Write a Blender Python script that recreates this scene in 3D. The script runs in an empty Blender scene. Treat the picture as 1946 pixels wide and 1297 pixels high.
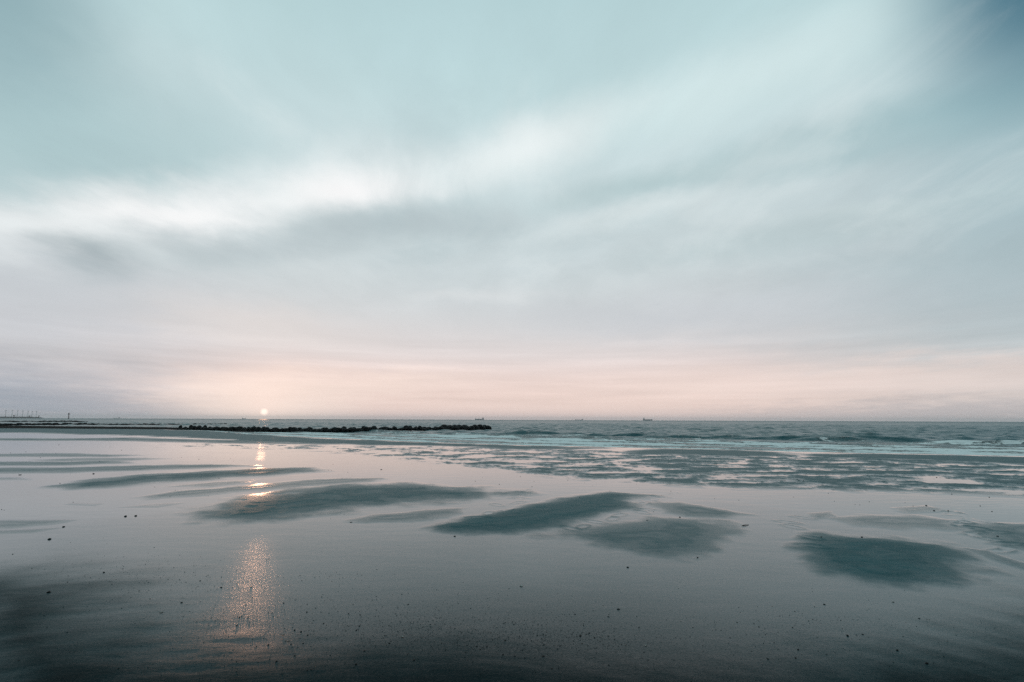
import bpy, bmesh, math, random
import numpy as np
from mathutils import Matrix, Vector

random.seed(7)
RNG = np.random.default_rng(11)
S = bpy.context.scene
COL = S.collection
PI = math.pi

# ------------------------------------------------------------------ camera
CAM_H = 1.6
PITCH = math.radians(8.75)
ROLL = math.radians(0.22)
FPX = 973.0                      # focal length in photo pixels (18 mm lens)
cam_d = bpy.data.cameras.new('camera')
cam_d.lens = 18.0; cam_d.sensor_width = 36.0
cam_d.clip_start = 0.05; cam_d.clip_end = 60000
cam = bpy.data.objects.new('camera', cam_d)
COL.objects.link(cam)
ROT = (Matrix.Rotation(PI / 2 + PITCH, 3, 'X') @ Matrix.Rotation(ROLL, 3, 'Z'))
cam.matrix_world = Matrix.Translation((0, 0, CAM_H)) @ ROT.to_4x4()
S.camera = cam
RN = np.array(ROT)


def ray(px, py):
    d = RN @ np.array([(px - 973.0) / FPX, -(py - 648.5) / FPX, -1.0])
    return d / np.linalg.norm(d)


def G(px, py, z=0.0):
    """where the sight line through a spot of the beach meets the level z"""
    d = ray(px, py)
    t = (z - CAM_H) / d[2]
    return np.array([d[0] * t, d[1] * t, z])


def AE(px, py):
    d = ray(px, py)
    return math.atan2(d[0], d[1]), math.asin(d[2])


def at_depth(px, depth, z=0.0):
    """a point on the water at a given forward distance, in the direction of column px"""
    d = ray(px, 797)
    return Vector((d[0] / d[1] * depth, depth, z))


def lin(c):
    r = []
    for v in c[:3]:
        v = v / 255.0
        r.append(v / 12.92 if v <= 0.04045 else ((v + 0.055) / 1.055) ** 2.4)
    return r


# ------------------------------------------------------------------ noise (numpy)
PERM = RNG.permutation(4096)
GR = RNG.random(4096) * 2 * PI
GX, GY = np.cos(GR), np.sin(GR)


def perlin(x, y, seed=0):
    xi = np.floor(x).astype(np.int64); yi = np.floor(y).astype(np.int64)
    xf = x - xi; yf = y - yi
    u = xf * xf * xf * (xf * (xf * 6 - 15) + 10); v = yf * yf * yf * (yf * (yf * 6 - 15) + 10)

    def g(ix, iy, dx, dy):
        h = PERM[(PERM[(ix + seed * 57) & 4095] + iy) & 4095]
        return GX[h] * dx + GY[h] * dy
    a = g(xi, yi, xf, yf); b = g(xi + 1, yi, xf - 1, yf)
    c = g(xi, yi + 1, xf, yf - 1); d = g(xi + 1, yi + 1, xf - 1, yf - 1)
    return ((a + u * (b - a)) + v * ((c + u * (d - c)) - (a + u * (b - a)))) * 1.5


def fbm(x, y, octv=4, seed=0, gain=0.5):
    s = 0; a = 1.0; t = 0
    for k in range(octv):
        s = s + a * perlin(x * 2 ** k, y * 2 ** k, seed + k); t += a; a *= gain
    return s / t


def sstep(a, b, x):
    t = np.clip((x - a) / (b - a), 0, 1)
    return t * t * (3 - 2 * t)


# ------------------------------------------------------------------ node helper
class NT:
    def __init__(s, tree):
        s.t = tree; s.n = tree.nodes; s.l = tree.links

    def add(s, typ, **kw):
        n = s.n.new(typ)
        for k, v in kw.items():
            setattr(n, k, v)
        return n

    def put(s, sock, v):
        if isinstance(v, bpy.types.NodeSocket):
            s.l.new(v, sock)
        else:
            if sock.type == 'RGBA' and len(v) == 3:
                v = (*v, 1)
            sock.default_value = v

    def math(s, op, a, b=None, c=None, clamp=False):
        n = s.add('ShaderNodeMath', operation=op, use_clamp=clamp)
        s.put(n.inputs[0], a)
        if b is not None: s.put(n.inputs[1], b)
        if c is not None: s.put(n.inputs[2], c)
        return n.outputs[0]

    def vmath(s, op, a, b=None):
        n = s.add('ShaderNodeVectorMath', operation=op)
        s.put(n.inputs[0], a)
        if b is not None: s.put(n.inputs['Scale' if op == 'SCALE' else 1], b)
        return n.outputs[0]

    def rng(s, v, a, b, c=0.0, d=1.0, smooth=True):
        n = s.add('ShaderNodeMapRange', interpolation_type='SMOOTHSTEP' if smooth else 'LINEAR')
        for i, q in enumerate((v, a, b, c, d)):
            s.put(n.inputs[i], q)
        return n.outputs[0]

    def mix(s, f, a, b, blend='MIX'):
        n = s.add('ShaderNodeMix', data_type='RGBA', blend_type=blend)
        s.put(n.inputs[0], f); s.put(n.inputs[6], a); s.put(n.inputs[7], b)
        return n.outputs[2]

    def fmix(s, f, a, b):
        n = s.add('ShaderNodeMix', data_type='FLOAT')
        s.put(n.inputs[0], f); s.put(n.inputs[2], a); s.put(n.inputs[3], b)
        return n.outputs[0]

    def noise(s, vec, scale, detail=3, rough=0.5, out=0, dim='3D'):
        n = s.add('ShaderNodeTexNoise', noise_dimensions=dim)
        if vec is not None: s.put(n.inputs['Vector'], vec)
        n.inputs['Scale'].default_value = scale
        n.inputs['Detail'].default_value = detail
        n.inputs['Roughness'].default_value = rough
        return n.outputs[out]

    def mapping(s, vec, loc=(0, 0, 0), rot=(0, 0, 0), scale=(1, 1, 1), kind='POINT'):
        n = s.add('ShaderNodeMapping', vector_type=kind)
        s.put(n.inputs[0], vec)
        n.inputs[1].default_value = loc
        n.inputs[2].default_value = rot
        n.inputs[3].default_value = scale
        return n.outputs[0]


# ------------------------------------------------------------------ sky
SUN_AZ, SUN_EL = AE(502, 783.5)
W = bpy.data.worlds.new('World'); S.world = W; W.use_nodes = True
w = NT(W.node_tree); w.n.clear()
out = w.add('ShaderNodeOutputWorld')
D = w.add('ShaderNodeTexCoord').outputs['Generated']
sp = w.add('ShaderNodeSeparateXYZ'); w.put(sp.inputs[0], D)
X, Y, Z = sp.outputs
az = w.math('ARCTAN2', X, Y)
el = w.math('ARCSINE', Z)
cb = w.add('ShaderNodeCombineXYZ'); w.put(cb.inputs[0], az); w.put(cb.inputs[1], el)
azel = cb.outputs[0]
# cloud plane: streets of stratus running away towards the setting sun
zz = w.math('ADD', w.math('MAXIMUM', Z, 0.0), 0.10)
cp = w.add('ShaderNodeCombineXYZ')
w.put(cp.inputs[0], w.math('DIVIDE', X, zz)); w.put(cp.inputs[1], w.math('DIVIDE', Y, zz))
street = w.mapping(cp.outputs[0], rot=(0, 0, math.radians(-20)), scale=(1.0, 0.55, 1))
wv = w.noise(cp.outputs[0], 0.55, 3, 0.5, out=1)
street = w.vmath('ADD', street, w.vmath('SCALE', w.vmath('SUBTRACT', wv, (0.5, 0.5, 0.5)), 0.9))
n_big = w.noise(street, 0.9, 4, 0.55)
n_fine = w.noise(street, 2.6, 6, 0.6)
# warped angular position for the cloud masses
wn = w.noise(D, 2.2, 5, 0.55, out=1)
wq = w.vmath('MULTIPLY', w.vmath('SUBTRACT', wn, (0.5, 0.5, 0.5)), (0.20, 0.075, 0.0))
wn2 = w.noise(w.mapping(cp.outputs[0], rot=(0, 0, math.radians(-20)), scale=(1.0, 0.75, 1)), 2.4, 6, 0.62, out=1)
wq2 = w.vmath('MULTIPLY', w.vmath('SUBTRACT', wn2, (0.5, 0.5, 0.5)), (0.12, 0.07, 0.0))
P = w.vmath('ADD', w.vmath('ADD', azel, wq), wq2)

ramp = w.add('ShaderNodeValToRGB')
cr = ramp.color_ramp; cr.interpolation = 'B_SPLINE'
stops = [(-3, (150, 160, 168)), (0.1, (232, 211, 208)), (1.2, (247, 222, 211)), (4.2, (248, 225, 217)), (7, (230, 221, 220)),
         (11.6, (217, 221, 223)), (16, (207, 218, 221)), (21, (203, 217, 220)), (28, (210, 228, 231)),
         (34, (200, 225, 228)), (42, (188, 219, 223)), (56, (172, 206, 212)), (90, (136, 172, 180))]
while len(cr.elements) < len(stops):
    cr.elements.new(0.5)
for e, (a, c) in zip(cr.elements, sorted(stops)):
    e.position = (a + 5) / 95.0; e.color = (*lin(c), 1)
w.put(ramp.inputs[0], w.math('DIVIDE', w.math('ADD', w.math('MULTIPLY', el, 180 / PI), 5.0), 95.0))
sky = ramp.outputs[0]


def blob(px, py, rx, ry, rot, col, k, soft=1.0, vec=None):
    """a bank of cloud (or a clear patch) at a bearing and height above the horizon, radii in degrees"""
    global sky
    a, e = AE(px, py)
    m = w.mapping(P if vec is None else vec, (a, e, 0), (0, 0, math.radians(rot)), (math.radians(rx), math.radians(ry), 1), 'TEXTURE')
    g = w.add('ShaderNodeTexGradient', gradient_type='SPHERICAL'); w.put(g.inputs[0], m)
    f = w.rng(g.outputs['Fac'], 0.0, soft, 0.0, k)
    sky = w.mix(f, sky, lin(col))


# (photo bearing x, y, radius az, radius el, tilt, colour, cover)
blob(0, 640, 26, 14, 0, (198, 205, 212), 0.75)
blob(-40, 765, 24, 5, 0, (160, 170, 182), 0.9)
blob(2000, 520, 30, 18, 0, (172, 192, 198), 0.85)
blob(60, 230, 30, 15, 8, (172, 203, 207), 0.8)
blob(1000, 60, 40, 9, -3, (190, 216, 220), 0.5)
blob(480, 200, 22, 4, -14, (200, 221, 224), 0.6)
blob(640, 345, 20, 5.5, 14, (250, 254, 254), 0.9)
blob(700, 350, 12, 3.4, 6, (255, 255, 255), 0.9)
blob(300, 405, 20, 4.6, 18, (254, 255, 255), 1.0)
blob(40, 452, 16, 4.0, 14, (244, 249, 250), 0.9)
blob(1000, 270, 20, 4.5, 12, (244, 251, 251), 0.85)
blob(1400, 150, 26, 5.5, 4, (220, 239, 240), 0.75)
blob(760, 425, 22, 3.6, 5, (188, 202, 206), 1.0)
blob(420, 462, 20, 3.0, 12, (192, 204, 208), 0.85)
blob(165, 494, 5.5, 3.0, 0, (174, 188, 193), 1.0)
blob(60, 530, 18, 4, 0, (202, 208, 213), 0.6)
blob(1250, 345, 20, 2.6, 4, (184, 206, 209), 0.9)
blob(1700, 240, 24, 3.0, -5, (166, 195, 200), 0.7)
blob(1560, 320, 24, 2.2, -2, (172, 198, 203), 0.7)
blob(1180, 408, 18, 1.9, 7, (224, 234, 235), 0.6)
blob(1700, 395, 16, 1.2, -3, (206, 220, 222), 0.7)
blob(1500, 455, 26, 2.6, 0, (190, 207, 210), 0.6)
blob(900, 562, 12, 1.3, 5, (228, 232, 233), 0.5)
blob(1300, 600, 34, 4.5, -2, (202, 208, 214), 0.6)
blob(500, 620, 16, 4.0, -3, (232, 226, 223), 0.6)
blob(1700, 720, 44, 2.6, 0, (240, 221, 213), 0.6)
blob(1946, 785, 36, 2.0, 0, (190, 186, 188), 0.75)
blob(1990, 40, 16, 22, -20, (128, 172, 183), 0.62, vec=azel)
blob(1990, -60, 13, 12, -35, (34, 98, 124), 0.85, 1.0, vec=azel)
blob(0, -20, 14, 10, 20, (118, 156, 166), 0.65)
blob(600, 738, 24, 2.8, 2, (255, 234, 224), 0.85)
blob(502, 772, 12, 4.6, 0, (255, 237, 226), 0.9, vec=azel)
# streaks of thinner and thicker cloud
thick = w.rng(el, math.radians(3), math.radians(18))
st = w.math('ADD', w.math('MULTIPLY', w.math('SUBTRACT', n_big, 0.5), 0.16), w.math('MULTIPLY', w.math('SUBTRACT', n_fine, 0.5), 0.26))
st = w.math('ADD', w.math('MULTIPLY', w.math('MULTIPLY', st, thick), 0.9), 1.0)
sky = w.mix(1.0, sky, w.math('MAXIMUM', st, 0.3), 'MULTIPLY')
# wisps: torn bright edges and grey undersides, drawn out along the streets
wis = w.noise(w.vmath('ADD', street, (7.3, 2.1, 0)), 1.7, 7, 0.62)
wis = w.math('ADD', wis, w.math('MULTIPLY', w.math('SUBTRACT', w.noise(street, 6.5, 5, 0.6), 0.5), 0.22))
high = w.math('MULTIPLY', w.rng(el, math.radians(9), math.radians(20)), w.rng(el, math.radians(30), math.radians(42), 1.0, 0.0))
sky = w.mix(w.math('MULTIPLY', w.rng(wis, 0.50, 0.72), w.math('MULTIPLY', high, 0.20)), sky, lin((246, 252, 252)))
sky = w.mix(w.math('MULTIPLY', w.rng(wis, 0.47, 0.28), w.math('MULTIPLY', high, 0.22)), sky, lin((170, 192, 197)))
# low bands of stratus above the horizon
lb = w.mapping(azel, scale=(2.2, 46, 1))
lowb = w.noise(w.vmath('ADD', lb, w.vmath('SCALE', wn, 0.8)), 1.0, 4, 0.55)
lowf = w.math('MULTIPLY', w.rng(el, math.radians(0.3), math.radians(2.5)), w.rng(el, math.radians(6), math.radians(11), 1.0, 0.0))
lowm = w.math('ADD', w.math('MULTIPLY', w.math('MULTIPLY', w.math('SUBTRACT', lowb, 0.5), 0.42), lowf), 1.0)
sky = w.mix(1.0, sky, lowm, 'MULTIPLY')
# dusk: the sky away from the sunset is darker
dusk = w.rng(Y, -0.5, 0.55, 0.42, 1.0)
sky = w.mix(1.0, sky, dusk, 'MULTIPLY')
# the sun's disc through the haze
sd = Vector((math.sin(SUN_AZ) * math.cos(SUN_EL), math.cos(SUN_AZ) * math.cos(SUN_EL), math.sin(SUN_EL)))
dt = w.add('ShaderNodeVectorMath', operation='DISTANCE'); w.put(dt.inputs[0], D); w.put(dt.inputs[1], sd)
disc = w.rng(dt.outputs['Value'], 0.0020, 0.0080, 1.0, 0.0)
glow = w.math('POWER', w.rng(dt.outputs['Value'], 0.0, 0.17, 1.0, 0.0, False), 3.0)
sky = w.mix(w.math('MULTIPLY', glow, 0.6), sky, (1.24, 0.95, 0.82))
sky = w.mix(disc, sky, (1.7, 1.36, 1.16))
bg = w.add('ShaderNodeBackground'); w.put(bg.inputs[0], sky); bg.inputs[1].default_value = 1.0
nish = w.add('ShaderNodeTexSky', sky_type='NISHITA')
nish.sun_disc = False; nish.sun_elevation = SUN_EL; nish.sun_rotation = SUN_AZ
nish.dust_density = 3.0
bg2 = w.add('ShaderNodeBackground'); w.put(bg2.inputs[0], nish.outputs[0]); bg2.inputs[1].default_value = 0.06
mx = w.add('ShaderNodeMixShader'); mx.inputs[0].default_value = 0.94
w.l.new(bg2.outputs[0], mx.inputs[1]); w.l.new(bg.outputs[0], mx.inputs[2])
w.l.new(mx.outputs[0], out.inputs[0])

sun_d = bpy.data.lights.new('sun', 'SUN')
sun_d.energy = 0.16; sun_d.angle = math.radians(0.8); sun_d.color = (1.0, 0.50, 0.29)
sun = bpy.data.objects.new('sun', sun_d); COL.objects.link(sun)
sun.rotation_euler = (-sd).to_track_quat('-Z', 'Y').to_euler()
sun.location = (0, 0, 30)

# ------------------------------------------------------------------ materials


def new_mat(name):
    m = bpy.data.materials.new(name); m.use_nodes = True
    t = NT(m.node_tree)
    b = t.n['Principled BSDF']
    return m, t, b


def simple(name, col, rough=0.7, var=0.25, scale=3.0, spec=0.4):
    m, t, b = new_mat(name)
    pos = t.add('ShaderNodeTexCoord').outputs['Object']
    n = t.noise(pos, scale, 5, 0.6)
    c = t.mix(n, [v * (1 - var) for v in col], [min(1, v * (1 + var)) for v in col])
    t.put(b.inputs['Base Color'], c)
    b.inputs['Roughness'].default_value = rough
    b.inputs['Specular IOR Level'].default_value = spec
    return m


def bump(t, h, strength, dist):
    n = t.add('ShaderNodeBump'); n.inputs['Strength'].default_value = strength
    n.inputs['Distance'].default_value = dist
    t.put(n.inputs['Height'], h)
    return n


WET = (0.003, 0.062, 0.076)
# sand: bare damp sand above the water, a film of water near its level
M_SAND, t, b = new_mat('wet_sand')
pos = t.add('ShaderNodeNewGeometry').outputs['Position']
at = t.add('ShaderNodeAttribute', attribute_name='bare'); bare = at.outputs['Fac']
at2 = t.add('ShaderNodeAttribute', attribute_name='damp'); damp = at2.outputs['Fac']
dark = t.add('ShaderNodeAttribute', attribute_name='dark').outputs['Fac']  # mask for vignette shade painted into the sand colour
grain = t.math('ADD', t.math('MULTIPLY', t.noise(pos, 62, 3, 0.7), 0.75), t.math('MULTIPLY', t.noise(pos, 210, 2, 0.6), 0.25))
mott = t.noise(pos, 2.2, 6, 0.62)
mott2 = t.noise(t.mapping(pos, rot=(0, 0, -0.25), scale=(0.5, 1.5, 1)), 9, 5, 0.65)
streak = t.noise(t.mapping(pos, rot=(0, 0, -0.22), scale=(0.35, 2.6, 1)), 3.0, 6, 0.66)
mv = t.math('ADD', t.math('MULTIPLY', mott, 0.40), t.math('ADD', t.math('MULTIPLY', mott2, 0.25), t.math('MULTIPLY', streak, 0.35)))
mv = t.rng(mv, 0.30, 0.70, 0.0, 1.0, False)
bb = t.math('ADD', bare, t.math('MULTIPLY', t.math('SUBTRACT', mv, 0.5), t.math('MULTIPLY', bare, 0.28)), clamp=True)
bare_col = t.mix(mv, (0.011, 0.074, 0.087), (0.032, 0.132, 0.149))
bare_col = t.mix(dark, bare_col, t.mix(mv, (0.003, 0.011, 0.0135), (0.009, 0.021, 0.024)))  # painted falloff: bare sand colour darkened towards the bottom and lower corners
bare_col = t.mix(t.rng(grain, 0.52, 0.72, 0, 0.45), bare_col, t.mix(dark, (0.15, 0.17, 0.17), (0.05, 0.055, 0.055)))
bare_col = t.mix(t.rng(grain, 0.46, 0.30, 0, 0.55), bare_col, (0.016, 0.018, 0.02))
t.put(b.inputs['Base Color'], t.mix(bb, t.mix(dark, WET, (0.003, 0.012, 0.015)), bare_col))  # the film colour takes the same painted vignette darkening
film = t.math('MULTIPLY', damp, 0.20)
t.put(b.inputs['Roughness'], t.math('ADD', t.fmix(bb, 0.045, 0.50), film, clamp=True))
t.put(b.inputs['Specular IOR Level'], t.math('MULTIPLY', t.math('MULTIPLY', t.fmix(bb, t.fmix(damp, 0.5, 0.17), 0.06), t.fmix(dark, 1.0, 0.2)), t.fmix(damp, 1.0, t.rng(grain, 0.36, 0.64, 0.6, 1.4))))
b.inputs['IOR'].default_value = 1.7
gb = t.math('ADD', t.math('MULTIPLY', grain, t.math('ADD', t.math('MULTIPLY', bb, 0.6), t.math('MULTIPLY', damp, 0.62))),
            t.math('MULTIPLY', mott2, t.math('MULTIPLY', bb, 3.0)))
rp = t.mapping(pos, rot=(0, 0, 0.3), scale=(1.0, 2.4, 1))
rr = t.math('ADD', t.noise(rp, 1.6, 3, 0.5), t.math('MULTIPLY', t.noise(rp, 9.0, 2, 0.5), 0.12))
n1 = bump(t, rr, 0.28, 0.012)
n2 = bump(t, gb, 0.6, 0.006); t.put(n2.inputs['Normal'], n1.outputs[0])
t.put(b.inputs['Normal'], n2.outputs[0])

# still tidal water lying over dark sand
M_POOL, t, b = new_mat('still_tidal_water')
pos = t.add('ShaderNodeNewGeometry').outputs['Position']
b.inputs['Base Color'].default_value = (*WET, 1)
b.inputs['IOR'].default_value = 1.8
rp = t.mapping(pos, rot=(0, 0, 0.3), scale=(1.0, 2.4, 1))
r1 = t.noise(rp, 1.6, 3, 0.5); r2 = t.noise(rp, 9.0, 2, 0.5)
t.put(b.inputs['Roughness'], t.rng(t.noise(pos, 0.5, 4, 0.6), 0.35, 0.7, 0.03, 0.085))
t.put(b.inputs['Normal'], bump(t, t.math('ADD', r1, t.math('MULTIPLY', r2, 0.12)), 0.26, 0.012).outputs[0])

# sea water with surf foam
M_SEA, t, b = new_mat('sea_water')
pos = t.add('ShaderNodeNewGeometry').outputs['Position']
fo = t.add('ShaderNodeAttribute', attribute_name='foam').outputs['Fac']
fn = t.math('ADD', t.math('MULTIPLY', t.noise(t.mapping(pos, rot=(0, 0, 0.35), scale=(0.45, 1.0, 1)), 0.8, 4, 0.6), 0.5), t.math('MULTIPLY', t.noise(pos, 3.2, 5, 0.65), 0.5))
foam = t.rng(t.math('ADD', fo, t.math('MULTIPLY', t.math('SUBTRACT', fn, 0.5), 3.0)), 0.40, 0.80)
foam = t.math('MULTIPLY', foam, t.rng(fo, 0.02, 0.12))
t.put(b.inputs['Base Color'], t.mix(foam, (0.008, 0.094, 0.112), (0.86, 0.94, 0.94)))
t.put(b.inputs['Roughness'], t.fmix(foam, 0.27, 0.85))
t.put(b.inputs['Specular IOR Level'], t.fmix(foam, 0.5, 0.1))
b.inputs['IOR'].default_value = 1.33
sw = t.noise(t.mapping(pos, rot=(0, 0, 0.35), scale=(0.45, 1.0, 1)), 0.9, 5, 0.62)
sw2 = t.noise(t.mapping(pos, rot=(0, 0, 0.2), scale=(0.3, 1.0, 1)), 0.10, 3, 0.5)
hh = t.math('ADD', t.math('MULTIPLY', sw, 0.35), t.math('ADD', t.math('MULTIPLY', sw2, 1.2), t.math('MULTIPLY', foam, 0.30)))
far = t.add('ShaderNodeVectorMath', operation='LENGTH'); t.put(far.inputs[0], pos)
calm = t.rng(far.outputs['Value'], 60, 1200, 1.0, 0.10, False)
t.put(b.inputs['Normal'], bump(t, t.math('MULTIPLY', hh, calm), 1.0, 0.7).outputs[0])
t.put(b.inputs['Roughness'], t.fmix(foam, t.rng(far.outputs['Value'], 60, 1200, 0.27, 0.42, False), 0.85))

# wet black breakwater stone
M_ROCK, t, b = new_mat('wet_dark_stone')
pos = t.add('ShaderNodeTexCoord').outputs['Object']
n = t.noise(pos, 4, 6, 0.65)
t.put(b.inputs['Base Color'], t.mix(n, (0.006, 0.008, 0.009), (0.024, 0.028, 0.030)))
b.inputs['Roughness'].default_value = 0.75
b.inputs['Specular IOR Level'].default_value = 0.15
t.put(b.inputs['Normal'], bump(t, n, 0.6, 0.05).outputs[0])

M_PEB = simple('dark_pebble', (0.010, 0.011, 0.012), 0.6, 0.5, 60, 0.2)
M_SHELL = simple('pale_shell', (0.55, 0.56, 0.54), 0.5, 0.3, 90)
M_GRIT = simple('shell_grit', (0.014, 0.015, 0.016), 0.7, 0.6, 40, 0.15)
M_WOOD = simple('driftwood', (0.020, 0.018, 0.016), 0.8, 0.4, 30, 0.2)
M_HULL = simple('ship_hull_paint', (0.20, 0.25, 0.29), 0.5, 0.25, 0.05)
M_HULL2 = simple('ship_hull_grey', (0.16, 0.20, 0.23), 0.5, 0.25, 0.05)
M_UPPER = simple('ship_white_paint', (0.45, 0.48, 0.50), 0.5, 0.12, 0.1)
M_TURB = simple('turbine_paint', (0.6, 0.63, 0.66), 0.4, 0.08, 0.2)
M_CONC = simple('mole_concrete', (0.10, 0.11, 0.12), 0.9, 0.3, 0.05)
M_STEEL = simple('dark_steel', (0.02, 0.022, 0.026), 0.6, 0.3, 1.0)
M_BUOY = simple('buoy_paint', (0.28, 0.03, 0.02), 0.5, 0.25, 8.0)


# ------------------------------------------------------------------ object helpers
def tag(o, label=None, cat=None, group=None, kind=None):
    if label: o['label'] = label
    if cat: o['category'] = cat
    if group: o['group'] = group
    if kind: o['kind'] = kind
    return o


def obj(name, me, mat=None, parent=None, loc=(0, 0, 0), rot=(0, 0, 0), sc=(1, 1, 1)):
    if mat is not None and not me.materials: me.materials.append(mat)
    o = bpy.data.objects.new(name, me); COL.objects.link(o)
    o.parent = parent; o.location = loc; o.rotation_euler = rot; o.scale = sc
    return o


def empty(name, loc, rz=0.0):
    o = bpy.data.objects.new(name, None); COL.objects.link(o)
    o.location = loc; o.rotation_euler = (0, 0, rz)
    return o


def mesh_np(name, V, F, smooth=True):
    me = bpy.data.meshes.new(name)
    F = np.asarray(F, dtype=np.int32)
    me.vertices.add(len(V)); me.vertices.foreach_set('co', np.asarray(V, dtype=np.float32).ravel())
    me.loops.add(F.size); me.loops.foreach_set('vertex_index', F.ravel())
    k = F.shape[1]
    me.polygons.add(len(F)); me.polygons.foreach_set('loop_start', np.arange(len(F), dtype=np.int32) * k)
    me.polygons.foreach_set('loop_total', np.full(len(F), k, dtype=np.int32))
    me.polygons.foreach_set('use_smooth', np.full(len(F), smooth))
    me.update(calc_edges=True)
    return me


def attr(me, name, v):
    a = me.attributes.new(name, 'FLOAT', 'POINT'); a.data.foreach_set('value', np.asarray(v, dtype=np.float32))


def grid_faces(nr, na, wrap=False):
    i = np.arange(nr - 1)[:, None]; j = np.arange(na if wrap else na - 1)[None, :]
    j2 = (j + 1) % na
    a = i * na + j; b_ = i * na + j2; c = (i + 1) * na + j2; d = (i + 1) * na + j
    return np.stack([a, b_, c, d], -1).reshape(-1, 4)[:, ::-1].copy()


def bm_mesh(name, bm, smooth=False):
    me = bpy.data.meshes.new(name); bm.to_mesh(me); bm.free()
    if smooth:
        me.polygons.foreach_set('use_smooth', [True] * len(me.polygons))
    return me


def add_box(bm, lo, hi, bev=0.0):
    r = bmesh.ops.create_cube(bm, size=1.0)
    c = (Vector(lo) + Vector(hi)) / 2; s = Vector(hi) - Vector(lo)
    for v in r['verts']:
        v.co = Vector((v.co.x * s.x, v.co.y * s.y, v.co.z * s.z)) + c
    if bev:
        es = list({e for v in r['verts'] for e in v.link_edges})
        bmesh.ops.bevel(bm, geom=es, offset=bev, segments=2, affect='EDGES')


def add_cone(bm, p0, p1, r0, r1, seg=12):
    p0 = Vector(p0); p1 = Vector(p1); d = p1 - p0
    q = d.to_track_quat('Z', 'Y').to_matrix().to_4x4()
    bmesh.ops.create_cone(bm, cap_ends=True, segments=seg, radius1=r0, radius2=r1, depth=d.length,
                          matrix=Matrix.Translation((p0 + p1) / 2) @ q)


def add_prism(bm, prof, y0, y1):
    """profile in x,z pushed along y"""
    a = [bm.verts.new((x, y0, z)) for x, z in prof]; c = [bm.verts.new((x, y1, z)) for x, z in prof]
    n = len(prof)
    bm.faces.new(a); bm.faces.new(c[::-1])
    for i in range(n):
        bm.faces.new((a[i], c[i], c[(i + 1) % n], a[(i + 1) % n]))
    bmesh.ops.recalc_face_normals(bm, faces=bm.faces[:])


# ------------------------------------------------------------------ the shore line and the beach relief
SHORE = [(-900, 806), (-300, 810), (0, 811), (250, 815), (380, 819), (450, 825.5), (600, 832), (800, 841), (1000, 847), (1150, 850.5), (1300, 853.5),
         (1450, 857.5), (1600, 861), (1800, 864.5), (1946, 867.5), (2400, 876), (3200, 893)]
SW = np.array([G(*p)[:2] for p in SHORE])


def shore_sd(x, y):
    """metres from the waterline, positive out to sea"""
    best = np.full(x.shape, 1e9); sg = np.zeros(x.shape)
    for (ax, ay), (bx, by) in zip(SW[:-1], SW[1:]):
        dx, dy = bx - ax, by - ay; L = dx * dx + dy * dy
        t = np.clip(((x - ax) * dx + (y - ay) * dy) / L, 0, 1)
        d = np.hypot(x - ax - t * dx, y - ay - t * dy)
        s = np.sign(dx * (y - ay) - dy * (x - ax))
        m = d < best
        best = np.where(m, d, best); sg = np.where(m, s, sg)
    return best * sg


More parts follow.
